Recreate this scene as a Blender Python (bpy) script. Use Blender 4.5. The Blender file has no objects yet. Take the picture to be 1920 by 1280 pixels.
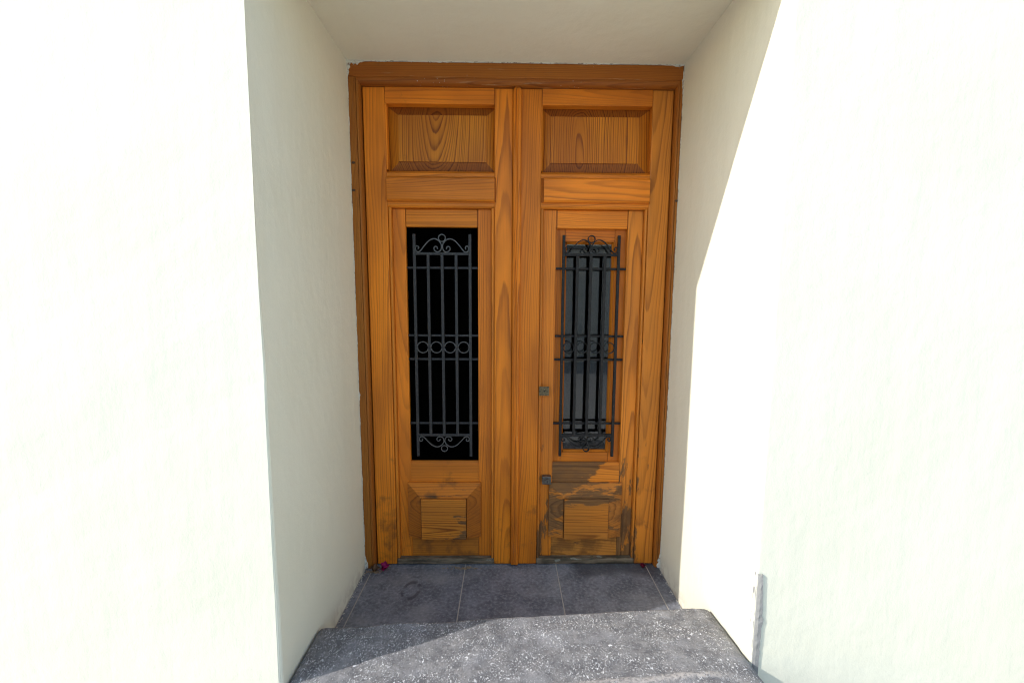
import bpy, bmesh, math, random
from mathutils import Vector, Matrix, noise as mnoise
R = math.radians
random.seed(11)
scene = bpy.context.scene
col = scene.collection

# ------------------------------------------------------------------ camera
cam_d = bpy.data.cameras.new('camera'); cam = bpy.data.objects.new('camera', cam_d); col.objects.link(cam)
PITCH, YAW, ROLL = -0.1170, 0.0133, -0.0060
cp, sp, cy, sy = math.cos(PITCH), math.sin(PITCH), math.cos(YAW), math.sin(YAW)
fw = Vector((sy*cp, cy*cp, sp)); rt = Vector((cy, -sy, 0)); dn = fw.cross(rt)
rt2 = math.cos(ROLL)*rt + math.sin(ROLL)*dn
dn2 = -math.sin(ROLL)*rt + math.cos(ROLL)*dn
M = Matrix((rt2, -dn2, -fw)).transposed().to_4x4()
M.translation = Vector((-0.0373, -1.9228, 1.276))
cam.matrix_world = M
cam_d.sensor_width = 36; cam_d.lens = 36*800/1920
cam_d.shift_y = 20/1920
cam_d.clip_start = 0.02; cam_d.clip_end = 2000
scene.camera = cam

# ------------------------------------------------------------------ sky and sun
SUN = Vector((1.42, 0.52, -0.933)).normalized()          # the way the sunlight travels
elev = math.asin(-SUN.z)
w = bpy.data.worlds.new('World'); scene.world = w; w.use_nodes = True
wn = w.node_tree; wn.nodes.clear()
sky = wn.nodes.new('ShaderNodeTexSky'); sky.sky_type = 'NISHITA'; sky.sun_disc = False
sky.sun_elevation = elev; sky.sun_rotation = math.atan2(-SUN.x, -SUN.y)
sky.air_density = 1.4; sky.dust_density = 0.8; sky.ozone_density = 1.0
bg = wn.nodes.new('ShaderNodeBackground'); bg.inputs[1].default_value = 0.15
wo = wn.nodes.new('ShaderNodeOutputWorld')
wn.links.new(sky.outputs[0], bg.inputs[0]); wn.links.new(bg.outputs[0], wo.inputs[0])
sl = bpy.data.lights.new('sun', 'SUN'); sl.energy = 2.0; sl.angle = R(0.53); sl.color = (1.0, 0.965, 0.92)
so = bpy.data.objects.new('sun', sl); col.objects.link(so)
so.rotation_euler = SUN.to_track_quat('-Z', 'Y').to_euler(); so.location = (-6, -3, 5)
vs = scene.view_settings
vs.view_transform = 'Standard'; vs.look = 'None'; vs.gamma = 1; vs.use_curve_mapping = False
vs.exposure = 1.11
scene.cycles.max_bounces = 10; scene.cycles.diffuse_bounces = 6
scene.cycles.use_denoising = True
scene.cycles.filter_width = 1.1

# ------------------------------------------------------------------ node helper
class NT:
    def __init__(s, name):
        s.m = bpy.data.materials.new(name); s.m.use_nodes = True
        s.t = s.m.node_tree; s.t.nodes.clear()
        s.out = s.t.nodes.new('ShaderNodeOutputMaterial')
        s.b = s.t.nodes.new('ShaderNodeBsdfPrincipled')
        s.t.links.new(s.b.outputs[0], s.out.inputs[0])
    def put(s, sock, v):
        if v is None: return
        if isinstance(v, bpy.types.NodeSocket): s.t.links.new(v, sock)
        else:
            if isinstance(v, (tuple, list)) and len(v) == 3 and sock.type == 'RGBA': v = (*v, 1)
            sock.default_value = v
    def node(s, typ, ins=None, out=0, **props):
        n = s.t.nodes.new(typ)
        for k, v in props.items(): setattr(n, k, v)
        for k, v in (ins or {}).items(): s.put(n.inputs[k], v)
        return n.outputs[out]
    def math(s, op, a, b=None, c=None, clamp=False):
        n = s.t.nodes.new('ShaderNodeMath'); n.operation = op; n.use_clamp = clamp
        for i, v in enumerate((a, b, c)):
            s.put(n.inputs[i], v)
        return n.outputs[0]
    def add(s, a, b): return s.math('ADD', a, b)
    def mul(s, a, b): return s.math('MULTIPLY', a, b)
    def sstep(s, v, lo, hi, a=0.0, b=1.0):
        return s.node('ShaderNodeMapRange', {'Value': v, 'From Min': lo, 'From Max': hi, 'To Min': a, 'To Max': b}, interpolation_type='SMOOTHSTEP')
    def lin(s, v, lo, hi, a=0.0, b=1.0):
        return s.node('ShaderNodeMapRange', {'Value': v, 'From Min': lo, 'From Max': hi, 'To Min': a, 'To Max': b})
    def attr(s, name): return s.node('ShaderNodeAttribute', attribute_type='OBJECT', attribute_name=name, out=2)
    def sep(s, v):
        n = s.t.nodes.new('ShaderNodeSeparateXYZ'); s.put(n.inputs[0], v); return n.outputs
    def comb(s, x, y, z):
        return s.node('ShaderNodeCombineXYZ', {0: x, 1: y, 2: z})
    def obj(s): return s.node('ShaderNodeTexCoord', out=3)
    def pos(s): return s.node('ShaderNodeNewGeometry', out=0)
    def noise(s, vec, scale, detail=3, rough=.5, dist=0, out=0):
        return s.node('ShaderNodeTexNoise', {'Vector': vec, 'Scale': scale, 'Detail': detail, 'Roughness': rough, 'Distortion': dist}, out=out)
    def voro(s, vec, scale, out=0, **p):
        return s.node('ShaderNodeTexVoronoi', {'Vector': vec, 'Scale': scale}, out=out, **p)
    def mix(s, f, a, b, mode='MIX'):
        n = s.t.nodes.new('ShaderNodeMix'); n.data_type = 'RGBA'; n.blend_type = mode
        s.put(n.inputs[0], f); s.put(n.inputs[6], a); s.put(n.inputs[7], b)
        return n.outputs[2]
    def bump(s, h, dist, strength=1.0, normal=None):
        return s.node('ShaderNodeBump', {'Height': h, 'Distance': dist, 'Strength': strength, 'Normal': normal} if normal is not None else {'Height': h, 'Distance': dist, 'Strength': strength})
    def set(s, **k):
        for a, v in k.items(): s.put(s.b.inputs[a.replace('_', ' ')], v)
        return s.m

# ------------------------------------------------------------------ materials
def wood(name, axis, light=(.79, .234, .015), dark=(.30, .078, .008), freq=140, rough=.43, warp=1.0):
    s = NT(name)
    x, y, z = s.sep(s.obj())
    if axis == 'x': x, z = z, x
    seed = s.attr('seed')
    rnd = s.sep(s.node('ShaderNodeTexWhiteNoise', {'W': seed}, out=1, noise_dimensions='1D'))
    rnd2 = s.sep(s.node('ShaderNodeTexWhiteNoise', {'W': s.add(seed, 17.3)}, out=1, noise_dimensions='1D'))
    zoff = s.mul(rnd[2], 37.0)
    keep = s.math('SUBTRACT', 1.0, s.attr('own_pith'))
    xo = s.add(s.add(x, s.mul(s.lin(rnd[0], 0, 1, -.10, .10), keep)), s.attr('pith_x'))
    yo = s.add(s.add(y, s.mul(s.lin(rnd[1], 0, 1, .05, .17), keep)), s.attr('pith_y'))
    zz = s.add(z, zoff)
    lowv = s.comb(s.mul(xo, 5.0), s.mul(yo, 5.0), s.mul(zz, .8))
    nv = s.t.nodes.new('ShaderNodeTexNoise'); s.put(nv.inputs['Vector'], lowv); nv.inputs['Scale'].default_value = 1.0
    nv.inputs['Detail'].default_value = 2.0
    nr = s.sep(nv.outputs[1])
    xw = s.add(xo, s.math('MULTIPLY_ADD', s.math('SUBTRACT', nr[0], .5), .060*warp, s.mul(z, s.lin(rnd2[0], 0, 1, -.03, .03))))
    yw = s.add(yo, s.math('MULTIPLY_ADD', s.math('SUBTRACT', nr[1], .5), .045*warp, s.mul(z, s.add(s.lin(rnd2[1], 0, 1, -.05, .05), s.attr('pith_tilt')))))
    r = s.math('SQRT', s.add(s.mul(xw, xw), s.mul(yw, yw)))
    wob = s.noise(s.comb(s.mul(xo, 45), s.mul(yo, 45), s.mul(zz, 5)), 1.0, 2)
    spacing = s.noise(s.comb(s.mul(r, 22), seed, 0.0), 1.0, 1)          # some years grow wide, some tight
    ring = s.add(s.add(s.mul(r, freq), s.mul(wob, .55)), s.mul(spacing, 3.2))
    fr = s.math('FRACT', ring)
    ramp = s.t.nodes.new('ShaderNodeValToRGB'); s.put(ramp.inputs[0], fr)
    cr = ramp.color_ramp; cr.elements[0].position = 0.0; cr.elements[0].color = (0, 0, 0, 1)
    cr.elements[1].position = 1.0; cr.elements[1].color = (0, 0, 0, 1)
    for p_, v_ in ((.30, .06), (.60, .42), (.78, .95), (.90, 1.0)):
        e = cr.elements.new(p_); e.color = (v_, v_, v_, 1)
    late = ramp.outputs[0]
    # each ring's dark line differs in strength
    rid = s.node('ShaderNodeTexWhiteNoise', {'W': s.math('FLOOR', ring)}, noise_dimensions='1D')
    late = s.mul(late, s.lin(rid, 0, 1, .35, 1.0))
    fib = s.noise(s.comb(s.mul(x, 420), s.mul(y, 420), s.mul(zz, 9)), 1.0, 2)
    fib2 = s.noise(s.comb(s.mul(x, 130), s.mul(y, 130), s.mul(zz, 3)), 1.0, 2)
    g = s.add(late, s.add(s.mul(s.math('SUBTRACT', fib, .5), .42), s.mul(s.math('SUBTRACT', fib2, .5), .75)))
    g = s.math('MULTIPLY', g, s.add(s.lin(rnd2[2], 0, 1, .48, .88), s.attr('contrast')), clamp=True)
    c = s.mix(g, light, dark)
    # slow drift in tone along a board, and a tone of its own per board
    drift = s.noise(s.comb(s.mul(xo, 7), s.mul(yo, 7), s.mul(zz, 2.2)), 1.0, 2)
    c = s.mix(s.lin(drift, .40, .68, 0, .55), c, (.33, .088, .011))
    tone = s.lin(rnd2[0], 0, 1, .76, 1.12)
    c = s.mix(1.0, c, s.node('ShaderNodeCombineColor', {0: tone, 1: s.mul(tone, s.lin(rnd[2], 0, 1, .95, 1.04)), 2: tone}), 'MULTIPLY')
    # end grain soaks up more stain
    nx, ny, nz = s.sep(s.node('ShaderNodeNewGeometry', out=1))
    eg = s.sstep(s.math('ABSOLUTE', nz if axis == 'z' else nx), .08, .36, 0, 1)
    c = s.mix(s.mul(eg, .70), c, s.mix(g, (.20, .052, .012), (.085, .022, .007)))
    # sun-bleached varnish, dull and yellow; on the right stile also painted-in sheen
    c = s.mix(s.mul(s.attr('fade'), s.lin(drift, .25, .6, .65, 1.0)), c, s.mix(g, (.50, .215, .044), (.150, .062, .015)))
    # varnish worn off to grey-brown bare wood, ragged along the grain
    px, py, pz = s.sep(s.pos())
    if axis == 'x': wv = s.comb(s.mul(px, 7), s.mul(py, 20), s.mul(pz, 26))
    else: wv = s.comb(s.mul(px, 26), s.mul(py, 20), s.mul(pz, 7))
    wn1 = s.noise(wv, 1.0, 5, .62)
    lx, ly, lz = s.sep(s.obj())
    wl = s.add(s.attr('wear'), s.add(s.mul(lx, s.attr('wear_x')), s.mul(lz, s.attr('wear_z'))))
    worn = s.sstep(s.add(wl, s.mul(s.math('SUBTRACT', wn1, .5), 1.5)), .96, 1.05)
    bare = s.mix(g, (.205, .100, .036), (.060, .030, .012))
    bare = s.mix(s.lin(s.noise(wv, 2.3, 4), .40, .75, 0, .75), bare, (.105, .060, .032))
    c = s.mix(s.mul(worn, .92), c, bare)
    # brownish handling dirt and scuffs with shapes of their own
    dn_ = s.noise(s.pos(), 9.0, 5, .6)
    c = s.mix(s.sstep(s.add(dn_, s.mul(s.add(s.attr('dirt'), s.mul(lz, s.attr('dirt_z'))), .22)), .66, .84, 0, .60), c, (.095, .045, .018))
    # pale flecks of old paint
    fl = s.voro(s.pos(), 95.0, 0)
    fk = s.mul(s.sstep(fl, .10, .16, 1, 0), s.sstep(s.noise(s.pos(), 13.0, 2), .60, .66))
    c = s.mix(s.mul(fk, s.attr('fleck')), c, (.52, .46, .38))
    sv = s.comb(s.mul(px, 5), s.mul(py, 60), s.mul(pz, 90)) if axis == 'x' else s.comb(s.mul(px, 90), s.mul(py, 60), s.mul(pz, 5))
    scuff = s.mul(s.sstep(s.noise(sv, 1.0, 4, .7), .60, .72), s.attr('fleck'))
    c = s.mix(s.mul(scuff, .55), c, (.46, .29, .15))
    ro = s.add(s.lin(fib2, .3, .7, rough-.06, rough+.10), s.mul(worn, .28))
    hgt = s.add(s.mul(late, .35), s.add(s.mul(fib, .35), s.mul(worn, -1.4)))
    s.set(Base_Color=c, Roughness=ro, Specular_IOR_Level=.26, Normal=s.bump(hgt, .0006, .8))
    return s.m

WV = wood('varnished_pine_upright', 'z')
WH = wood('varnished_pine_level', 'x')
WP = wood('varnished_pine_panel', 'z', light=(.66, .220, .015), dark=(.14, .030, .005), freq=105, warp=1.7)
WJ = wood('varnished_pine_jamb', 'z', light=(.47, .165, .022), dark=(.20, .062, .010), rough=.5)
WK = wood('varnished_pine_head', 'x', light=(.42, .133, .017), dark=(.17, .048, .009), rough=.46)
WC = wood('varnished_pine_casement', 'z', light=(.63, .180, .013), dark=(.26, .066, .008))
WCH = wood('varnished_pine_casement_rail', 'x', light=(.63, .180, .013), dark=(.24, .060, .008))

def weatherboard_mat():
    s = NT('weathered_sill_wood')
    x, y, z = s.sep(s.pos())
    n1 = s.noise(s.comb(s.mul(x, 9), s.mul(y, 40), s.mul(z, 60)), 1.0, 5, .6)
    n2 = s.noise(s.pos(), 30, 4)
    c = s.mix(s.sstep(n1, .36, .62), (.062, .048, .030), (.200, .150, .098))
    c = s.mix(s.sstep(n2, .55, .72, 0, .7), c, (.040, .048, .028))
    c = s.mix(s.sstep(s.noise(s.comb(s.mul(x, 16), s.mul(y, 30), s.mul(z, 50)), 1.0, 3), .62, .68, 0, .75), c, (.26, .27, .22))
    return s.set(Base_Color=c, Roughness=.8, Normal=s.bump(n1, .002, .7))
SILLW = weatherboard_mat()

def plaster(name, base, var, bump=1.0, grey=None):
    s = NT(name)
    p = s.pos(); x, y, z = s.sep(p)
    n1 = s.noise(p, 1.7, 4, .55); n2 = s.noise(s.comb(s.mul(x, 9), s.mul(y, 9), s.mul(z, 2.0)), 1.0, 4)
    n3 = s.noise(p, 240, 3, .6); n4 = s.noise(p, 26, 3)
    c = s.mix(s.sstep(n1, .35, .68), base, var)
    c = s.mix(s.sstep(n2, .52, .75, 0, .28), c, tuple(v*.93 for v in base))
    # splash dirt and hairline scuffs near the floor joint
    low = s.mul(s.sstep(s.add(z, s.mul(n4, .10)), .05, .16, 1, 0), s.sstep(n4, .40, .6))
    c = s.mix(s.mul(low, .45), c, (.42, .36, .30))
    sc = s.sstep(s.noise(s.comb(s.mul(x, 14), s.mul(y, 14), s.mul(z, 40)), 1.0, 6, .7), .70, .74, 0, .30)
    c = s.mix(sc, c, tuple(v*.82 for v in base))
    h = s.add(s.mul(n3, .35), s.add(s.mul(n4, 1.2), s.mul(n2, 3.0)))
    return s.set(Base_Color=c, Roughness=.88, Specular_IOR_Level=.25, Normal=s.bump(h, .0016*bump, .8))
PLASTER = plaster('cream_painted_plaster', (.800, .783, .655), (.772, .757, .622))
CEMENT = plaster('grey_cement_render', (.33, .33, .32), (.26, .26, .255), 3.0)

def chipped_edge_mat():
    s = NT('chipped_plaster_edge')
    n = s.noise(s.pos(), 60, 5, .65); n2 = s.noise(s.pos(), 14, 3)
    c = s.mix(s.sstep(n, .34, .50), (.24, .19, .145), (.62, .60, .53))
    c = s.mix(s.sstep(n2, .55, .7, 0, .6), c, (.70, .68, .62))
    return s.set(Base_Color=c, Roughness=.9, Normal=s.bump(n, .002, 1))
CHIP = chipped_edge_mat()

def tile_mat():
    s = NT('dark_slate_tile')
    p = s.pos(); x, y, z = s.sep(p)
    n1 = s.noise(p, 7, 5, .6); n2 = s.noise(p, 70, 5, .65); n3 = s.noise(p, 260, 2)
    c = s.mix(s.sstep(n1, .34, .68), (.100, .110, .138), (.205, .216, .250))
    c = s.mix(s.sstep(n2, .45, .72, 0, .55), c, (.360, .372, .400))
    c = s.mix(s.sstep(n2, .30, .46, .5, 0), c, (.060, .064, .080))
    # dusty veil, a ring-shaped shoe mark, damp by the right leaf, limy specks
    c = s.mix(s.sstep(s.noise(s.comb(s.mul(x, 4), s.mul(y, 7), 3.1), 1.0, 4), .50, .75, 0, .42), c, (.300, .300, .305))
    d = s.math('SQRT', s.add(s.math('POWER', s.math('ABSOLUTE', s.add(x, .457)), 2.0), s.mul(s.math('POWER', s.math('ABSOLUTE', s.add(y, .155)), 2.0), .45)))
    dw = s.add(d, s.mul(s.math('SUBTRACT', n1, .5), .02))
    ringm = s.mul(s.sstep(s.math('ABSOLUTE', s.math('SUBTRACT', dw, .036)), .003, .010, 1, 0), s.sstep(s.noise(p, 24, 2), .36, .5))
    c = s.mix(s.mul(ringm, .62), c, (.036, .036, .044))
    damp = s.mul(s.sstep(s.add(y, s.mul(s.noise(p, 9, 3), .10)), -.035, .03), s.sstep(x, .26, .32))
    c = s.mix(s.mul(damp, .6), c, (.040, .041, .048))
    sp_ = s.mul(s.sstep(s.voro(p, 60), .10, .17, 1, 0), s.sstep(s.noise(p, 20, 2), .56, .64))
    c = s.mix(s.mul(sp_, .5), c, (.40, .39, .37))
    return s.set(Base_Color=c, Roughness=s.lin(n1, .3, .7, .50, .66), Specular_IOR_Level=.4, Normal=s.bump(s.add(n2, s.mul(n3, .4)), .0012, .6))
TILE = tile_mat()
def grout_mat():
    s = NT('pale_grout'); n = s.noise(s.pos(), 80, 4)
    return s.set(Base_Color=s.mix(n, (.30, .275, .25), (.50, .47, .42)), Roughness=.95, Normal=s.bump(n, .001))
GROUT = grout_mat()

def step_mat():
    s = NT('speckled_basalt_concrete')
    p = s.pos(); x, y, z = s.sep(p)
    n0 = s.noise(p, 4.2, 4, .55); n1 = s.noise(p, 22, 5, .65); n2 = s.noise(p, 120, 4, .7)
    c = s.mix(s.sstep(n1, .3, .7), (.130, .128, .134), (.245, .240, .240))
    c = s.mix(s.sstep(n2, .36, .50, .6, 0), c, (.078, .076, .081))
    warp = s.node('ShaderNodeVectorMath', {0: p, 1: s.node('ShaderNodeVectorMath', {0: s.noise(p, 38, 3, .6, out=1), 3: .022}, operation='SCALE')}, operation='ADD')
    xs, ys, zs = s.sep(warp)
    wp = s.comb(s.mul(xs, 1.0), s.mul(ys, .62), zs)
    m = s.mul(s.sstep(s.noise(wp, 185, 3, .65), .56, .62), s.sstep(s.noise(p, 13, 3), .38, .56))
    m2 = s.sstep(s.noise(wp, 260, 2, .6), .60, .68)
    m3 = s.mul(s.sstep(s.noise(wp, 55, 4, .7), .66, .71), s.sstep(s.noise(p, 7, 2), .42, .58))
    m4 = s.mul(s.sstep(s.voro(warp, 30), .13, .20, 1, 0), s.sstep(s.noise(p, 9, 2), .58, .66))
    mm = s.math('MAXIMUM', s.math('MAXIMUM', m, s.mul(m2, .55)), s.math('MAXIMUM', m3, m4))
    veil = s.sstep(s.noise(p, 6.0, 5, .65), .48, .72, 0, .45)
    c = s.mix(veil, c, (.34, .34, .36))
    c = s.mix(s.mul(mm, .82), c, (.82, .815, .83))
    seam = s.mul(s.sstep(s.math('ABSOLUTE', s.add(s.add(y, .815), s.mul(s.math('SUBTRACT', n1, .5), .03))), .004, .016, 1, 0), s.mul(s.sstep(x, .0, .2), s.sstep(x, .56, .64, 1, 0)))
    c = s.mix(s.mul(seam, s.sstep(n2, .35, .60, .15, .8)), c, (.46, .425, .40))
    hgt = s.add(s.mul(n1, 1.0), s.add(s.mul(n2, .5), s.mul(mm, .5)))
    return s.set(Base_Color=c, Roughness=.9, Specular_IOR_Level=.3, Normal=s.bump(hgt, .004, .9))
STEP = step_mat()

def iron_mat(name, base=(.009, .009, .010), rough=.58, spec=.30):
    s = NT(name)
    n = s.noise(s.pos(), 55, 4, .65); n2 = s.noise(s.pos(), 400, 2)
    c = s.mix(s.sstep(n, .40, .65, 0, .6), base, tuple(v*2.0 for v in base))
    c = s.mix(s.sstep(n, .66, .72, 0, .75), c, (.095, .050, .034))
    c = s.mix(s.mul(s.sstep(s.voro(s.pos(), 120), .08, .15, 1, 0), .5), c, (.22, .21, .20))
    return s.set(Base_Color=c, Roughness=rough, Specular_IOR_Level=spec, Normal=s.bump(s.add(n, s.mul(n2, .3)), .0012, .7))
IRON = iron_mat('black_painted_iron')

IRON2 = iron_mat('rubbed_lit_iron_strip', (.040, .039, .039), .38, .85)  # rubbed left rings and scrolls, sky highlights put into the lighter base
IRON3 = iron_mat('lit_black_iron', (.019, .019, .021), .50, .45)  # left bars: lighter copy of the black iron, light put into the colour

def brass_mat():
    s = NT('tarnished_brass'); n = s.noise(s.pos(), 140, 4, .6)
    c = s.mix(s.sstep(n, .35, .65), (.085, .070, .045), (.21, .165, .095))
    return s.set(Base_Color=c, Metallic=.75, Roughness=.48, Normal=s.bump(n, .0006, .6))
BRASS = brass_mat()
STEEL = NT('dull_steel').set(Base_Color=(.16, .15, .14, 1), Metallic=.8, Roughness=.42)
DARK = NT('keyhole_black').set(Base_Color=(.006, .006, .006, 1), Roughness=.8)
def nail_mat():
    s = NT('rusty_nail'); n = s.noise(s.pos(), 200, 3)
    return s.set(Base_Color=s.mix(n, (.030, .018, .012), (.10, .055, .03)), Roughness=.75)
NAIL = nail_mat()
GLASS = NT('window_glass').set(Base_Color=(.93, .95, .95, 1), Roughness=.0, IOR=1.5, Transmission_Weight=1.0)
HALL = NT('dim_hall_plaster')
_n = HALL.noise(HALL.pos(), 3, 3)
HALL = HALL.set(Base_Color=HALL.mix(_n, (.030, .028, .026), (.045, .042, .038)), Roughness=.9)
def street_mat():
    s = NT('street_concrete'); n = s.noise(s.pos(), 3, 6, .6); n2 = s.noise(s.pos(), 60, 4)
    return s.set(Base_Color=s.mix(n, (.40, .385, .355), (.50, .48, .44)), Roughness=.9, Normal=s.bump(n2, .004, .6))
STREET = street_mat()
def petal_mat(name, a, b):
    s = NT(name); n = s.noise(s.obj(), 90, 3)
    return s.set(Base_Color=s.mix(n, a, b), Roughness=.6, Subsurface_Weight=.0)
MAG = petal_mat('magenta_bract', (.40, .012, .13), (.62, .03, .26))
RED = petal_mat('crimson_bract', (.17, .004, .030), (.32, .010, .06))
DRY = petal_mat('dry_leaf_brown', (.16, .075, .035), (.34, .19, .10))
STRAW = petal_mat('straw_bits', (.20, .14, .08), (.40, .31, .20))

# ------------------------------------------------------------------ object helpers
def tag(o, label=None, cat=None, group=None, kind=None):
    if label: o['label'] = label
    if cat: o['category'] = cat
    if group: o['group'] = group
    if kind: o['kind'] = kind
    return o
def empty(name, loc=(0, 0, 0)):
    o = bpy.data.objects.new(name, None); col.objects.link(o); o.location = loc; o.empty_display_size = .05
    return o
SEED = [3.0]
def link(name, bm, mat, parent=None, origin=(0, 0, 0), smooth=False, **props):
    """bm is in world coordinates; the object's own origin is set at `origin`."""
    bmesh.ops.recalc_face_normals(bm, faces=bm.faces)
    bmesh.ops.translate(bm, verts=bm.verts, vec=-Vector(origin))
    me = bpy.data.meshes.new(name); bm.to_mesh(me); bm.free()
    if smooth:
        for p in me.polygons: p.use_smooth = True
    me.materials.append(mat)
    o = bpy.data.objects.new(name, me); col.objects.link(o)
    SEED[0] += 1.37
    o['seed'] = props.pop('seed', SEED[0])
    for k, v in props.items(): o[k] = float(v)
    if parent is not None:
        po = Vector((0, 0, 0)); q = parent
        while q is not None: po += q.location; q = q.parent
        o.parent = parent; o.location = Vector(origin) - po
    else: o.location = origin
    return o
def box_bm(x0, x1, y0, y1, z0, z1, bev=.002, seg=2):
    bm = bmesh.new(); bmesh.ops.create_cube(bm, size=1)
    for v in bm.verts:
        v.co = Vector((x0 if v.co.x < 0 else x1, y0 if v.co.y < 0 else y1, z0 if v.co.z < 0 else z1))
    if bev: bmesh.ops.bevel(bm, geom=list(bm.edges), offset=bev, segments=seg, profile=.5, affect='EDGES')
    return bm
def box(name, x0, x1, y0, y1, z0, z1, mat, parent=None, bev=.002, seg=2, **props):
    bm = box_bm(x0, x1, y0, y1, z0, z1, bev, seg)
    return link(name, bm, mat, parent, ((x0+x1)/2, (y0+y1)/2, (z0+z1)/2), **props)
def extrude_profile(pts, axis, a, b):
    """closed profile -> prism. axis 'z': pts are (x, y); axis 'x': pts are (y, z)."""
    bm = bmesh.new()
    f = (lambda p, t: (p[0], p[1], t)) if axis == 'z' else (lambda p, t: (t, p[0], p[1]))
    A = [bm.verts.new(f(p, a)) for p in pts]; B = [bm.verts.new(f(p, b)) for p in pts]
    n = len(pts)
    for i in range(n): bm.faces.new((A[i], A[(i+1) % n], B[(i+1) % n], B[i]))
    bm.faces.new(A); bm.faces.new(B[::-1])
    return bm
def prism(name, pts, axis, a, b, mat, parent=None, **props):
    bm = extrude_profile(pts, axis, a, b)
    cs = [v.co for v in bm.verts]; c = sum(cs, Vector())/len(cs)
    return link(name, bm, mat, parent, c, **props)

# ------------------------------------------------------------------ setting: street, hall, landing
bm = bmesh.new(); bmesh.ops.create_grid(bm, x_segments=1, y_segments=1, size=1)
for v in bm.verts: v.co = Vector((v.co.x*300, -150.0 + v.co.y*150.02 + .0, -.22))
tag(link('street', bm, STREET), kind='structure')

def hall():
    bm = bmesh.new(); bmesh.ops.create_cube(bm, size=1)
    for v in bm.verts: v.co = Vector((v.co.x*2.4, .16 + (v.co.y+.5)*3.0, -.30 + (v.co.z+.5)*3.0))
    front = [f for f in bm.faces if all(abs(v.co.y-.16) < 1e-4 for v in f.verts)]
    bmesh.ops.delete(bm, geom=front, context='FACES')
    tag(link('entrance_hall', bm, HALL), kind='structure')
hall()

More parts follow.
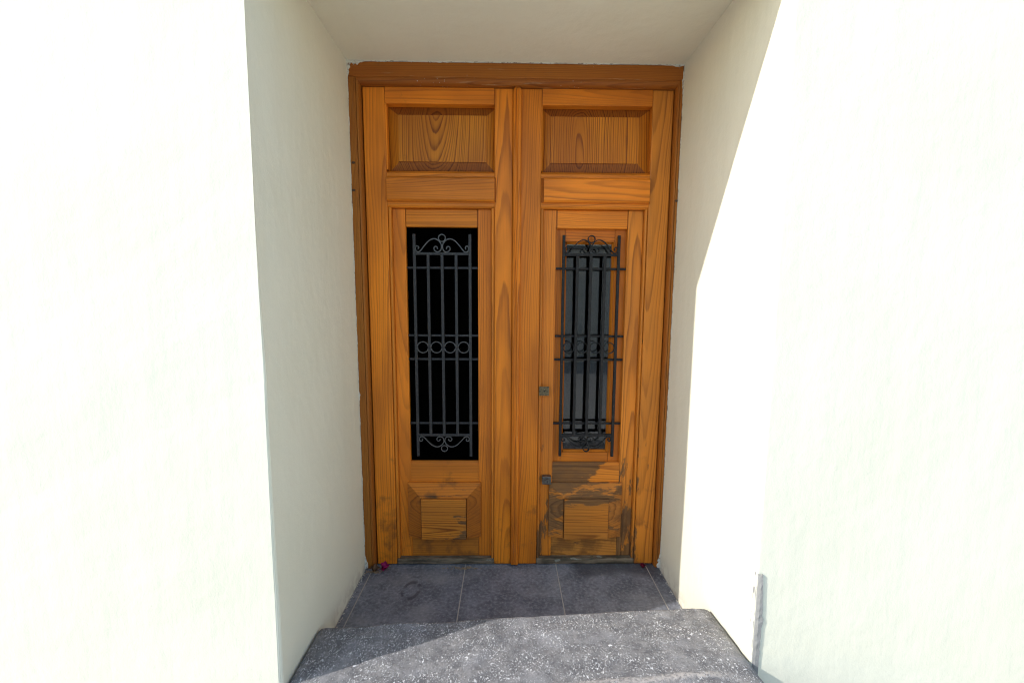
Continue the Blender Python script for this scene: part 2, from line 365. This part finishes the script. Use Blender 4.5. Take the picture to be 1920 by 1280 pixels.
# house wall with the deep doorway
OW, OH, FY = .710, 2.2735, -.752
def house_wall():
    root = empty('house_wall', (0, FY, -.22))
    tag(root, 'pale cream plastered house wall with a deep square doorway recess', 'wall')
    bm = bmesh.new()
    pts = [(-3.4, -.30), (-OW, -.30), (-OW, OH), (OW, OH), (OW, -.30), (3.4, -.30), (3.4, 4.2), (-3.4, 4.2)]
    A = [bm.verts.new((x, FY, z)) for x, z in pts]; B = [bm.verts.new((x, .16, z)) for x, z in pts]
    n = len(pts)
    bm.faces.new(A); bm.faces.new(B[::-1])
    for i in range(n): bm.faces.new((A[i], A[(i+1) % n], B[(i+1) % n], B[i]))
    bm.edges.ensure_lookup_table()
    ed = [e for e in bm.edges if all(abs(v.co.y-FY) < 1e-5 and abs(v.co.x) < OW+.01 for v in e.verts)]
    bmesh.ops.bevel(bm, geom=ed, offset=.014, segments=3, profile=.5, affect='EDGES')
    for L in (.8, .4, .2, .1, .07):
        bmesh.ops.triangulate(bm, faces=bm.faces)
        ee = [e for e in bm.edges if e.calc_length() > L and all(v.co.z < 2.9 and abs(v.co.x) < 2.0 and v.co.y < .04 for v in e.verts)]
        bmesh.ops.subdivide_edges(bm, edges=ee, cuts=1)
    bmesh.ops.triangulate(bm, faces=bm.faces)
    for v in bm.verts:                                     # hand-trowelled, not dead flat
        p = v.co
        k = mnoise.noise(p*2.3)*.0042 + mnoise.noise(p*7.0+Vector((5, 1, 2)))*.0016
        inside = p.y > FY+.02 and p.y < .1
        fade = max(0.0, min(1.0, (-p.y)/.12)) if inside else 1.0
        if abs(abs(p.x)-OW) < .004 and p.z < OH-.01 and inside: p.x += k*fade
        elif abs(p.z-OH) < .004 and inside: p.z += k*fade
        elif p.y < FY+.001: p.y += k
        elif p.y <= FY+.02: p.x += k*.7; p.y += k*.7
    link('plaster_wall', bm, PLASTER, root, smooth=False)
    # chipped plaster edge lapping on to the door frame
    def strip(path, inward, wmin, wmax, spikes, seed):
        rnd = random.Random(seed)
        bm = bmesh.new(); N = len(path); prev = None
        for i, p in enumerate(path):
            p = Vector(p)
            t = i/(N-1)
            wd = wmin + (wmax-wmin)*(.5+.5*mnoise.noise(p*17+Vector((seed, 0, 0))))*rnd.uniform(.75, 1.15)
            for (c0, half, extra) in spikes:
                if abs(t-c0) < half: wd += extra*(1-abs(t-c0)/half)*rnd.uniform(.35, 1.15)
            q = p + Vector(inward)*wd
            y0, y1 = -.0042 + rnd.uniform(-.0006, .0006), .0
            vs_ = [bm.verts.new((p.x, y0-.002, p.z)), bm.verts.new((q.x, y0+.0012, q.z)), bm.verts.new((q.x, .0006, q.z))]
            if prev:
                bm.faces.new((prev[0], prev[1], vs_[1], vs_[0])); bm.faces.new((prev[1], prev[2], vs_[2], vs_[1]))
            prev = vs_
        link('plaster_edge', bm, CHIP, root)
    NZ = 260
    strip([(-OW-.003, 0, .004 + i*(OH-.004)/NZ) for i in range(NZ+1)], (1, 0, 0), .0015, .0075, [(.0, .03, .016), (.37, .012, .008), (.995, .022, .022)], 3)
    strip([(OW+.003, 0, .004 + i*(OH-.004)/NZ) for i in range(NZ+1)], (-1, 0, 0), .0015, .0070, [(.0, .035, .022), (.97, .03, .006)], 7)
    strip([(-OW + i*2*OW/200, 0, OH+.003) for i in range(201)], (0, 0, -1), .002, .0090, [(.02, .035, .020), (.985, .02, .010)], 9)
    # rough cement making good the outer corner of the right-hand reveal, above the step
    bm = bmesh.new(); rnd = random.Random(5); rows = []
    for i in range(60):
        z = -.30 + i*.78/59
        tp = min(1.0, (.485-z)/.10)
        w_ = (.010 + .008*mnoise.noise(Vector((z*11, 2, 1))) + .008*mnoise.noise(Vector((z*47, 5, 1))))*max(.12, tp)
        x0 = .7118 + rnd.uniform(-.0006, .0006)
        rows.append([bm.verts.new(v) for v in ((x0-.0015, FY+.0165-.004*(1-tp), z), (x0, FY+.0045, z), (.7150, FY-.0015, z), (.7210, FY-.0052+rnd.uniform(-.001, .001), z),
                     (.7235+w_*.8, FY-.0055, z), (.7245+w_, FY+.001, z))])
    for a, b in zip(rows, rows[1:]):
        for k in range(5): bm.faces.new((a[k], a[k+1], b[k+1], b[k]))
    tag(link('cement_patch', bm, CEMENT, root), label='grey cement patch low on the outer corner of the right reveal')
house_wall()

def reflection_wall():  # added so the pane mirrors an even wall instead of the horizon
    root = empty('reflection_wall', (1.0, -8.4, -.22))
    tag(root, 'pale wall added across the street for the right pane to mirror', 'wall')
    m = plaster('reflection_wall_render', (.76, .745, .71), (.70, .69, .66), 2.0)
    box('wall_body', -7.0, 9.0, -8.62, -8.40, -.22, 2.55, m, root, bev=.01)
    for k in range(16):
        box('coping_stone', -7.03 + k*1.004, -6.04 + k*1.004, -8.68, -8.34, 2.5515, 2.63, CEMENT, root, bev=.012)
    for k in range(5):
        x = -6.2 + k*3.6
        box('pier', x-.2, x+.2, -8.398, -8.30, -.22, 2.55, m, root, bev=.01)
reflection_wall()

# tiled landing between step and door
def landing():
    root = empty('landing_floor', (0, -.25, 0)); tag(root, kind='structure')
    box('grout_bed', -.709, .709, -.50, .074, -.06, -.0010, GROUT, root, bev=0)
    xs = [-.7085, -.6745, -.232, .210, .6485, .7085]
    for i in range(5):
        g = .0023
        box('tile', xs[i]+g, xs[i+1]-g, -.498, .070, -.012, 0.0 + (i % 2)*.0006, TILE, root, bev=.0012, seg=2)
landing()

# coarse raised step, higher on the right
def step():
    bm = bmesh.new()
    NX, NY = 190, 84
    X0, X1, Y0, Y1 = -.7065, .7065, -.500, -1.06
    def top(x, y):
        u = x/.71; d = (-.505-y)
        z = .148 + .036*u + d*(.055 + .055*u)
        z += .006*math.sin(2.3*x+.6)*.6
        p = Vector((x, y, 0))
        z += mnoise.noise(p*5)*.006 + mnoise.noise(p*19)*.0030 + mnoise.noise(p*60)*.0014
        # the lip where a second pour meets the first
        if x > 0: z += .004*math.exp(-((y+.815)/.012)**2)*min(1, x/.2)*max(0, min(1, (.62-x)/.06))
        # rounded back, ends and nosing
        eb = max(0, .016-(Y0-y)); z -= .016-math.sqrt(max(0, .016**2-eb**2)) if eb > 0 else 0
        re = .050 if x > 0 else .028
        ee = max(0, re-(X1-abs(x))); z -= (re-math.sqrt(max(0, re**2-ee**2)))*.62
        ef = max(0, .05-(y-Y1)); z -= .05-math.sqrt(max(0, .05**2-ef**2))
        return z
    def ax(i, n, a, b, k):
        t = i/n; t = t + k*math.sin(2*math.pi*t)/(2*math.pi)*-1; return a+(b-a)*t
    g = [[bm.verts.new((ax(i, NX, X0, X1, .55), ax(j, NY, Y0, Y1, .35), 0)) for j in range(NY+1)] for i in range(NX+1)]
    for r_ in g:
        for v in r_:
            x, y = v.co.x, v.co.y
            v.co.z = top(x, y)
            if abs(y-Y0) < 1e-6: v.co.y += mnoise.noise(Vector((x*11, 0, 4)))*.004
    for i in range(NX):
        for j in range(NY): bm.faces.new((g[i][j], g[i+1][j], g[i+1][j+1], g[i][j+1]))
    ring = [g[i][0] for i in range(NX+1)] + [g[NX][j] for j in range(1, NY+1)] + [g[i][NY] for i in range(NX-1, -1, -1)] + [g[0][j] for j in range(NY-1, 0, -1)]
    low = [bm.verts.new((v.co.x, v.co.y, -.21)) for v in ring]
    n = len(ring)
    for i in range(n): bm.faces.new((ring[i], ring[(i+1) % n], low[(i+1) % n], low[i]))
    bm.faces.new(low)
    o = link('stone_step', bm, STEP, None, (0, -.78, -.21), smooth=True)
    tag(o, 'coarse grey speckled raised step across the doorway, half in sunlight', 'step')
step()

# ------------------------------------------------------------------ door frame
def quarter(x0, x1, ya, yb, n=7):
    """moulding section between x0 (proud, ya) and x1 (deep, yb)"""
    pts = [(x0, yb+.02), (x0, ya)]
    for i in range(n+1):
        a = i/n*math.pi/2
        pts.append((x0+(x1-x0)*(.25+.75*math.sin(a)), ya+(yb-ya)*(1-math.cos(a))*.9))
    pts.append((x1, yb+.02))
    return pts
def door_frame():
    root = empty('door_frame', (0, .05, 0))
    tag(root, 'weathered brown pine door frame set into the plaster recess', 'door frame')
    W_ = OW-.001
    box('jamb', -W_, -.6785, 0, .11, .002, 2.2125, WJ, root, bev=.002, dirt=.35, fleck=.5, wear=.55, wear_z=-.22)
    box('jamb', .6985, W_, 0, .11, .002, 2.2125, WJ, root, bev=.002, dirt=.5, fleck=.7, wear=.62, wear_z=-.1)
    box('head', -W_, W_, 0, .11, 2.2135, OH-.0015, WK, root, bev=.003, dirt=.3, fleck=1.0, wear=.52)
    prism('moulding', quarter(-.6765, -.6640, .002, .032), 'z', .002, 2.200, WJ, root, dirt=.2, wear=.35)
    prism('moulding', quarter(.6965, .6862, .002, .032), 'z', .002, 2.200, WJ, root, dirt=.5, wear=.5)
    pts = [(y, z) for z, y in quarter(2.2130, 2.1880, .002, .034)]
    prism('moulding', pts, 'x', -.6775, .6975, WK, root, dirt=.2, fleck=1.0, wear=.35)
    for x, z in ((-.6975, 1.865), (-.7005, 1.751), (.7035, 1.719)):
        bm = bmesh.new(); bmesh.ops.create_uvsphere(bm, u_segments=12, v_segments=8, radius=.0064)
        for v in bm.verts: v.co = Vector((x+v.co.x*1.25, -.001+v.co.y*.5, z+v.co.z*.8))
        link('nail', bm, NAIL, root, (x, 0, z), smooth=True)
door_frame()

# ------------------------------------------------------------------ door leaves
def ribbon(pts, yc, half_y, th):
    """flat iron strip bent in the xz plane"""
    bm = bmesh.new(); prev = None; n = len(pts)
    P = [Vector((p[0], 0, p[1])) for p in pts]
    for i in range(n):
        t = (P[min(i+1, n-1)]-P[max(i-1, 0)]).normalized(); nn = Vector((-t.z, 0, t.x))*th/2
        q = [P[i]+nn+Vector((0, yc-half_y, 0)), P[i]-nn+Vector((0, yc-half_y, 0)), P[i]-nn+Vector((0, yc+half_y, 0)), P[i]+nn+Vector((0, yc+half_y, 0))]
        vs_ = [bm.verts.new(v) for v in q]
        if prev:
            for k in range(4): bm.faces.new((prev[k], prev[(k+1) % 4], vs_[(k+1) % 4], vs_[k]))
        else: bm.faces.new(vs_)
        prev = vs_
    bm.faces.new(prev[::-1])
    return bm
def spline(ctrl, per=7):
    out = []; n = len(ctrl); C = [Vector((a, b, 0)) for a, b in ctrl]
    for i in range(n-1):
        p0, p1, p2, p3 = C[max(i-1, 0)], C[i], C[i+1], C[min(i+2, n-1)]
        for k in range(per):
            t = k/per
            v = .5*((2*p1)+(-p0+p2)*t+(2*p0-5*p1+4*p2-p3)*t*t+(-p0+3*p1-3*p2+p3)*t**3)
            out.append((v.x, v.y))
    out.append((C[-1].x, C[-1].y)); return out
def arc(cx, cz, r, n=28):
    return [(cx+r*math.sin(2*math.pi*i/n), cz+r*math.cos(2*math.pi*i/n)) for i in range(n+1)]
SCROLL = [(-.1085, .0135), (-.1055, .0205), (-.1095, .0275), (-.1165, .0270), (-.1205, .0185), (-.1180, .0070), (-.1090, .0015), (-.0980, .0060),
          (-.0790, .0300), (-.0575, .0520), (-.0360, .0600), (-.0180, .0540), (-.0050, .0380), (-.0024, .0230), (-.0067, .0090), (-.0188, .0017),
          (-.0310, .0060), (-.0367, .0160), (-.0335, .0240), (-.0276, .0265), (-.0212, .0215), (-.0205, .0140)]

def grille(leaf, cx, x0, x1, yc, strip, IRON):
    g = empty('grille'); g.parent = leaf
    po = leaf.location; g.location = Vector((cx, yc, 1.06)) - po
    sp_ = .0630; B = .0064
    jit = random.Random(int(cx*1000)+900)
    for k in (-2, -1, 0, 1, 2):
        lo, hi = (.5385, 1.578) if abs(k) == 2 else (.650, 1.486)
        x = cx + k*sp_ + jit.uniform(-.001, .001)
        box('upright_bar', x-B, x+B, yc-B, yc+B, lo + jit.uniform(-.003, .003)*(abs(k) == 2), hi, IRON, g, bev=.0012, seg=2)
    for z in (1.429, 1.119, 1.008, .700):
        box('cross_bar', x0-.004, x1+.004, yc+B+.0003, yc+B+.0075, z-.0050, z+.0050, IRON, g, bev=.0010, seg=1)
    for z in (1.491, .645):
        box('end_bar', cx-2*sp_+B, cx+2*sp_-B, yc-B*.95, yc+B*.95, z-.0058, z+.0058, IRON, g, bev=.0012, seg=2)
    for k in range(4):
        link('ring', ribbon(arc(cx+(k-1.5)*sp_, 1.0645, .0255), yc, .0056, .0040), strip, g, (cx, yc, 1.06), smooth=False)
    for k in (-1, 0, 1):
        box('collar', cx+k*sp_-.0085, cx+k*sp_+.0085, yc-B-.0022, yc+B+.0002, 1.0605, 1.0685, IRON, g, bev=.001, seg=1)
    for s in (-1, 1):
        pt = [(cx - s*px, 1.4972 + pz) for px, pz in spline(SCROLL)]
        link('scroll', ribbon(pt, yc, .0056, .0040), strip, g, (cx, yc, 1.5))
        pb = [(cx - s*px*.985, .6388 - pz*.86) for px, pz in spline(SCROLL)]
        link('scroll', ribbon(pb, yc, .0056, .0040), strip, g, (cx, yc, .6))
    link('ring', ribbon(arc(cx, 1.4972+.0635, .0158, 22), yc, .0056, .0038), strip, g, (cx, yc, 1.56))
    link('ring', ribbon(arc(cx, .6388-.0600, .0145, 22), yc, .0056, .0038), strip, g, (cx, yc, .58))
    for z in (1.4972+.030, .6388-.024):
        box('collar', cx-.0050, cx+.0050, yc-.0052, yc+.0052, z-.0035, z+.0035, IRON, g, bev=.001, seg=1)
    return g

def fielded(name, ox0, ox1, oz0, oz1, fx0, fx1, fz0, fz1, ye, ys, yf, yb, mat, parent, **props):
    """panel whose bevel rises from the outer edge (ye) to a small step (ys) and the flat field (yf)"""
    bm = bmesh.new()
    def rect(a, b, c, d, y): return [bm.verts.new(v) for v in ((a, y, c), (b, y, c), (b, y, d), (a, y, d))]
    q = [rect(ox0, ox1, oz0, oz1, yb), rect(ox0, ox1, oz0, oz1, ye), rect(fx0, fx1, fz0, fz1, ys), rect(fx0+.0007, fx1-.0007, fz0+.0007*(fz0 > oz0), fz1-.0007, yf)]
    for A, B in zip(q, q[1:]):
        for k in range(4):
            vs_ = (A[k], A[(k+1) % 4], B[(k+1) % 4], B[k])
            bm.faces.new(vs_)
    bm.faces.new(q[0]); bm.faces.new(q[-1][::-1])
    return link(name, bm, mat, parent, ((ox0+ox1)/2, yf, (oz0+oz1)/2), **props)

def board_profile(z0, z1, yb, yf, c):
    return [(yb, z0), (yb, z1), (yf+c, z1), (yf, z1-c), (yf, z0+c), (yf+c, z0)]

def leaf(side):
    L = side < 0
    if L:
        root = empty('door_leaf', (-.34, .05, .004))
        tag(root, 'left pine door leaf whose iron grille covers an unglazed black opening', 'door', 'leaves of the double door')
        xa, xb, xc, xd = -.6600, -.5650, -.0930, -.0125
        ia, ib, z_lo, z_hi = -.4935, -.1685, .5125, 1.6090
        up = (-.5585, -.0890); uf = (-.5150, -.1290); bd = (-.5670, -.0865)
        lp = (-.5080, -.1585); lf = (-.4430, -.2250)
    else:
        root = empty('door_leaf', (.35, .05, .004))
        tag(root, 'right pine door leaf with two locks and a glazed window behind its grille', 'door', 'leaves of the double door')
        xa, xb, xc, xd = .0115, .1125, .5930, .6828
        ia, ib, z_lo, z_hi = .1870, .5110, .5070, 1.6070
        up = (.1165, .5905); uf = (.1540, .5430); bd = (.1120, .5960)
        lp = (.1720, .5240); lf = (.2420, .4590)
    F, I = .030, .0540                                  # faces of outer frame and of the recessed inner frame
    zt = 2.1875
    box('stile', xa, xb, F, .075, .004, zt, WV, root, bev=.0040, dirt=-.1, dirt_z=-.85, wear=(.30 if L else .45), wear_z=(-.22 if L else -.30))
    box('stile', xc, xd, F, .075, .004, zt, WV, root, bev=.0040, dirt=-.1, dirt_z=-.85, wear=(.25 if L else .60), wear_z=(-.20 if L else -.26), wear_x=(0 if L else -4.0), fade=(0 if L else .42))  # right stile's fade also paints in sheen off the bright reveal
    box('top_rail', xb, xc, F+.0008, .075, 2.1205, zt, WH, root, bev=.002, dirt=.2, wear=.2)
    # middle rail with its sloped sill, and the proud board over it
    pts = [(.075, 1.6885), (.075, 1.8470), (F+.020, 1.8470), (F+.0012, 1.8340), (F+.0012, 1.6960), (F+.008, 1.6885)]
    prism('middle_rail', pts, 'x', xb, xc, WH, root, dirt=.1)
    bm = extrude_profile(board_profile(1.7130, 1.8165, F+.0015, .0125, .0075), 'x', bd[0], bd[1])
    for v in bm.verts:                                  # bevelled ends
        if v.co.y < .0205:
            if v.co.x < (bd[0]+bd[1])/2: v.co.x += .0125 if not L else .0045
            else: v.co.x -= .0060
    link('raised_board', bm, WH, root, ((bd[0]+bd[1])/2, .02, 1.765), dirt=.05)
    fielded('panel', up[0]-.006, up[1]+.006, 1.842, 2.1235, uf[0], uf[1], 1.8865, 2.0820, .0700, .0540, .0485, .076, WP, root, dirt=.1, seed=(41.7 if L else 58.3), contrast=.38, own_pith=1, pith_x=(.030 if L else .075), pith_y=(.050 if L else .030), pith_tilt=(-.15 if L else .07))
    # thin cockbeads framing the upper panel
    for (a, b) in ((xb-.0002, up[0]), (up[1], xc+.0002)):
        if b-a > .002: box('bead', a, b, F+.0006, .06, 1.8475, 2.1200, WV, root, bev=.0012, seg=1)
    # inner frame
    box('inner_stile', xb+.0145, ia, I, .078, .0325, 1.6880, WV, root, bev=.0022, dirt=-.1, dirt_z=-1.0, wear=(.30 if L else .60), wear_z=(-.25 if L else -.52), fade=(.05 if L else .25))
    box('inner_stile', ib, xc-.0145, I, .078, .0325, 1.6880, WV, root, bev=.0022, dirt=-.1, dirt_z=-1.0, wear=(.32 if L else .66), wear_z=(-.28 if L else -.58), fade=(.05 if L else .35))
    box('inner_rail', ia+.0002, ib-.0002, I+.0010, .078, z_hi, 1.6875, WH, root, bev=.0040, dirt=.1)
    pts = [(.078, .405), (.078, z_lo), (I+.013, z_lo), (I+.0012, z_lo-.012), (I+.0012, .405)]
    prism('inner_rail', pts, 'x', ia+.0002, ib-.0002, WH, root, dirt=.35, wear=(.42 if L else 1.18), wear_x=(0 if L else -4.2), wear_z=(.0 if L else 1.5), fade=(.15 if L else .3))
    box('inner_rail', ia+.0002, ib-.0002, I+.0012, .078, .0328, .160, WH, root, bev=.002, dirt=.85, wear=(.60 if L else .80), wear_z=-1.5, wear_x=(0 if L else -.6), fade=(.3 if L else .9))
    rp = fielded('raised_panel', lp[0], lp[1], .1395, .4125, lf[0]-.001, lf[1]+.001, .1398, .3430, I-.0120, .0262, .0400, .066, WH, root,
            dirt=(.7 if L else .45), wear=(.72 if L else 1.02), wear_z=(.6 if L else .7), wear_x=(.3 if L else -.7), fade=(.10 if L else .50))
    box('field', lf[0]+.0018, lf[1]-.0018, .0165, .0450, .1392, .3402, WH, rp, bev=.0016, seg=2,
            dirt=.1, wear=(.62 if L else .74), wear_z=(-3.0 if L else 2.6), wear_x=(3.6 if L else 0), fade=(.42 if L else .55), contrast=(.3 if L else .6), own_pith=1, pith_x=(.05 if L else .09), pith_y=.05)
    # beads between outer and inner frame
    for s_, xx in ((1, xb), (-1, xc)):
        a, b = sorted((xx + s_*.0009, xx + s_*.0138))
        pts = [(a, .0700), (b, .0700)]
        for i in range(8):
            t = i/7*math.pi
            pts.append(((a+b)/2+(b-a)/2*math.cos(t), .0405-.0075*math.sin(t)))
        prism('bead', pts, 'z', .0335, 1.6875, WV, root, dirt=.1, wear=(.42 if L else .62), wear_z=-.42, fade=.35)
    box('weatherboard', xb+.0004, xc-.0004, .0285, .078, .0035, .0322, SILLW, root, bev=.006, seg=3)
    if L:
        grille(root, -.3310, ia, ib, .0590, IRON2, IRON3)
    else:
        grille(root, .3480, ia, ib, .0590, IRON, IRON)
        # glazed casement behind the grille
        cs = empty('casement'); cs.parent = root; cs.location = Vector((.349, .1, 1.06)) - root.location
        cx0, cx1, cz0, cz1 = ia-.012, ib+.012, z_lo-.012, z_hi+.012
        gx0, gx1, gz0, gz1 = .2400, .4500, .5610, 1.5420
        def cas(name, x0, x1, z0, z1, mat, **k): return box(name, x0, x1, .0795, .113, z0, z1, mat, cs, bev=.002, **k)
        cas('stile', cx0, gx0-.010, cz0, cz1, WC); cas('stile', gx1+.010, cx1, cz0, cz1, WC)
        cas('rail', gx0-.0098, gx1+.0098, gz1+.010, cz1, WCH); cas('rail', gx0-.0098, gx1+.0098, cz0, gz0-.010, WCH)
        # bevelled glazing bars round the pane
        def gb(pts, axis, a, b, mat): prism('glazing_bead', pts, axis, a, b, mat, cs)
        gb([(gx0-.0096, .108), (gx0-.0096, .0835), (gx0, .0945), (gx0, .108)], 'z', gz0-.0096, gz1+.0096, WC)
        gb([(gx1+.0096, .108), (gx1+.0096, .0835), (gx1, .0945), (gx1, .108)], 'z', gz0-.0096, gz1+.0096, WC)
        gb([(.108, gz1+.0096), (.0838, gz1+.0096), (.0947, gz1), (.108, gz1)], 'x', gx0, gx1, WCH)
        gb([(.108, gz0-.0096), (.0838, gz0-.0096), (.0947, gz0), (.108, gz0)], 'x', gx0, gx1, WCH)
        box('pane', gx0-.004, gx1+.004, .0975, .1015, gz0-.004, gz1+.004, GLASS, cs, bev=0)
        # reeded cover strip over the meeting stiles, round-headed
        pr = [(-.0120, F+.001), (-.0120, .0200), (-.0085, .0165)]
        xx = -.0085
        for wd in (.0055, .0050, .0055, .0140):
            for i in range(1, 8):
                t = i/7*math.pi
                pr.append((xx+wd/2*(1-math.cos(t)), .0165-(.0030 if wd < .01 else .0042)*math.sin(t)))
            xx += wd
        pr += [(xx+.002, .0195), (xx+.002, F+.001)]
        bm = extrude_profile(pr, 'z', .010, 2.172)
        topf = [f for f in bm.faces if all(abs(v.co.z-2.172) < 1e-5 for v in f.verts)]
        cxm = (pr[0][0]+pr[-1][0])/2; hw = (pr[-1][0]-pr[0][0])/2
        for (dz, sx, dy) in ((.009, .93, .001), (.007, .76, .003), (.005, .48, .006)):
            ex = bmesh.ops.extrude_discrete_faces(bm, faces=topf)
            topf = ex['faces']
            for v in topf[0].verts:
                v.co.z += dz
                v.co.x = cxm+(v.co.x-cxm)*sx
                if v.co.y < F: v.co.y = min(F, v.co.y+dy)
        link('cover_strip', bm, WV, root, (cxm, .02, 1.09), dirt=.2, wear=.42, wear_z=-.28, fleck=.4)
        # locks
        def disc(name, cx, cz, y0, y1, r, mat, par, seg=24, sx=1.0):
            bm = bmesh.new(); bmesh.ops.create_cone(bm, cap_ends=True, segments=seg, radius1=r, radius2=r*.94, depth=y0-y1)
            bmesh.ops.rotate(bm, verts=bm.verts, matrix=Matrix.Rotation(math.pi/2, 3, 'X'))
            for v in bm.verts: v.co = Vector((cx+v.co.x*sx, (y0+y1)/2+v.co.y, cz+v.co.z))
            return link(name, bm, mat, par, (cx, (y0+y1)/2, cz))
        for (lx, lz, wd, hd, F2, M_, low) in ((.1395, .8645, .0235, .0215, F, BRASS, 0), (.1580, .4310, .0215, .0190, I, STEEL, 1)):
            ctr = Vector((lx, F2, lz))
            lk = empty('lock'); lk.parent = root; lk.location = ctr - root.location
            if low: tag(lk, label='small dark lower lock with a protruding round cylinder')
            else: tag(lk, label='square tarnished brass upper lock plate with keyhole')
            yb_ = .0285 if not low else .0270
            bm = box_bm(lx-wd, lx+wd, yb_-.0035, F2+.004, lz-hd, lz+hd, .0030, 3)
            link('plate', bm, M_, lk, ctr)
            yo = yb_-.0035
            disc('cylinder', lx, lz+.001, yo-.0045-(.011 if low else 0), yo+.001, .0135 if not low else .0115, M_, lk)
            yk = yo-.0045-(.011 if low else 0)-.0006
            disc('keyhole', lx, lz+.003, yk-.0004, yk+.0014, .0032, DARK, lk, 14)
            box('keyhole', lx-.0012, lx+.0012, yk-.0004, yk+.0014, lz-.007, lz+.003, DARK, lk, bev=0)
            if not low:
                for (dx, dz) in ((wd-.005, hd-.005), (-wd+.005, -hd+.005)):
                    disc('screw', lx+dx, lz+dz, yo-.0016, yo+.001, .0026, BRASS, lk, 10)
leaf(-1); leaf(1)

# ------------------------------------------------------------------ fallen petals and litter
def petal_bm(c, L_, W_, yaw, tilt, curl, seed):
    rnd = random.Random(seed); bm = bmesh.new(); NU, NV = 7, 6; g = []
    for i in range(NU+1):
        u = i/NU; row = []
        for j in range(NV+1):
            v = j/NV*2-1
            wd = W_*math.sin(math.pi*min(1, .08+u*.92))**.7
            p = Vector((v*wd/2, u*L_, curl*L_*(u*u) + .22*W_*v*v + mnoise.noise(Vector((u*5+seed, v*4, seed)))*.10*L_))
            row.append(p)
        g.append(row)
    Mx = Matrix.Rotation(yaw, 4, 'Z') @ Matrix.Rotation(tilt, 4, 'X')
    vv = [[bm.verts.new(Vector(c) + (Mx @ p)) for p in row] for row in g]
    for i in range(NU):
        for j in range(NV): bm.faces.new((vv[i][j], vv[i][j+1], vv[i+1][j+1], vv[i+1][j]))
    r_ = bmesh.ops.solidify(bm, geom=list(bm.faces), thickness=.0005)
    return bm
def flower(name, c, size, mat, part, n, label, cat, seed):
    root = empty(name, c); tag(root, label, cat)
    rnd = random.Random(seed)
    for k in range(n):
        yaw = k/n*2*math.pi + rnd.uniform(-.3, .3)
        bm = petal_bm(Vector(c)+Vector((0, 0, .005)), size*rnd.uniform(.75, 1.05), size*.78, yaw, rnd.uniform(.5, 1.25), -.25, seed+k*3)
        lo = min(v.co.z for v in bm.verts)
        if lo < .0012: bmesh.ops.translate(bm, verts=bm.verts, vec=(0, 0, .0012-lo))
        hi_y = max(v.co.y for v in bm.verts)
        if hi_y > .026: bmesh.ops.translate(bm, verts=bm.verts, vec=(0, .026-hi_y, 0))
        link(part, bm, mat, root, c, smooth=True)
flower('fallen_flower', (-.6150, -.010, 0), .036, MAG, 'petal', 6, 'crumpled magenta flower fallen in the left corner of the threshold', 'flower', 5)
flower('dry_leaf', (-.6545, -.024, 0), .032, DRY, 'leaf_blade', 4, 'curled brown dead leaf beside the magenta flower', 'leaf', 23)
flower('fallen_petal', (.6270, -.002, 0), .028, RED, 'petal', 3, 'dark crimson petal fallen against the right end of the threshold', 'petal', 41)
def litter(c, n, spread, seed, label):
    rnd = random.Random(seed); bm = bmesh.new()
    for k in range(n):
        x = c[0]+rnd.gauss(0, spread); y = min(.020, c[1]+rnd.gauss(0, .005)); a = rnd.uniform(0, math.pi); l = rnd.uniform(.004, .014); wd = rnd.uniform(.0006, .0016)
        d = Vector((math.cos(a), math.sin(a)*.6, 0)); nrm = Vector((-d.y, d.x, 0)).normalized()
        z = .0016; h = rnd.uniform(.0008, .004)
        P = [Vector((x, y, z))-d*l/2-nrm*wd, Vector((x, y, z))-d*l/2+nrm*wd, Vector((x, y, z+h))+d*l/2+nrm*wd, Vector((x, y, z+h))+d*l/2-nrm*wd]
        lo = [bm.verts.new(p) for p in P]; hi = [bm.verts.new(p+Vector((0, 0, .0012))) for p in P]
        bm.faces.new(lo); bm.faces.new(hi[::-1])
        for i in range(4): bm.faces.new((lo[i], lo[(i+1) % 4], hi[(i+1) % 4], hi[i]))
    for v in bm.verts: v.co.y = min(v.co.y, .026)
    o = link('litter', bm, STRAW, None, (c[0], c[1], 0)); tag(o, label, 'litter', kind='stuff')
litter((-.235, .0, 0), 60, .035, 2, 'scatter of dry straw bits at the foot of the left leaf')
litter((-.665, -.03, 0), 40, .018, 8, 'dry crumbs gathered in the left corner by the frame')
def edge_crumbs(x, seed, label):
    rnd = random.Random(seed); bm = bmesh.new()
    for k in range(70):
        y = -.49 + .47*rnd.random(); r = rnd.uniform(.0008, .0026); px_ = x - math.copysign(abs(rnd.gauss(0, .006))+r, x)
        m_ = Matrix.Translation((px_, y, .0006+r*.55)) @ Matrix.Rotation(rnd.uniform(0, 6), 4, 'Z') @ Matrix.Diagonal((r*1.3, r, r*.8, 1))
        bmesh.ops.create_icosphere(bm, subdivisions=1, radius=1.0, matrix=m_)
    o = link('plaster_crumbs', bm, CHIP, None, (x, -.25, 0)); tag(o, label, 'litter', kind='stuff')
edge_crumbs(-.707, 4, 'pale plaster crumbs along the foot of the left reveal')
edge_crumbs(.707, 6, 'pale plaster crumbs along the foot of the right reveal')
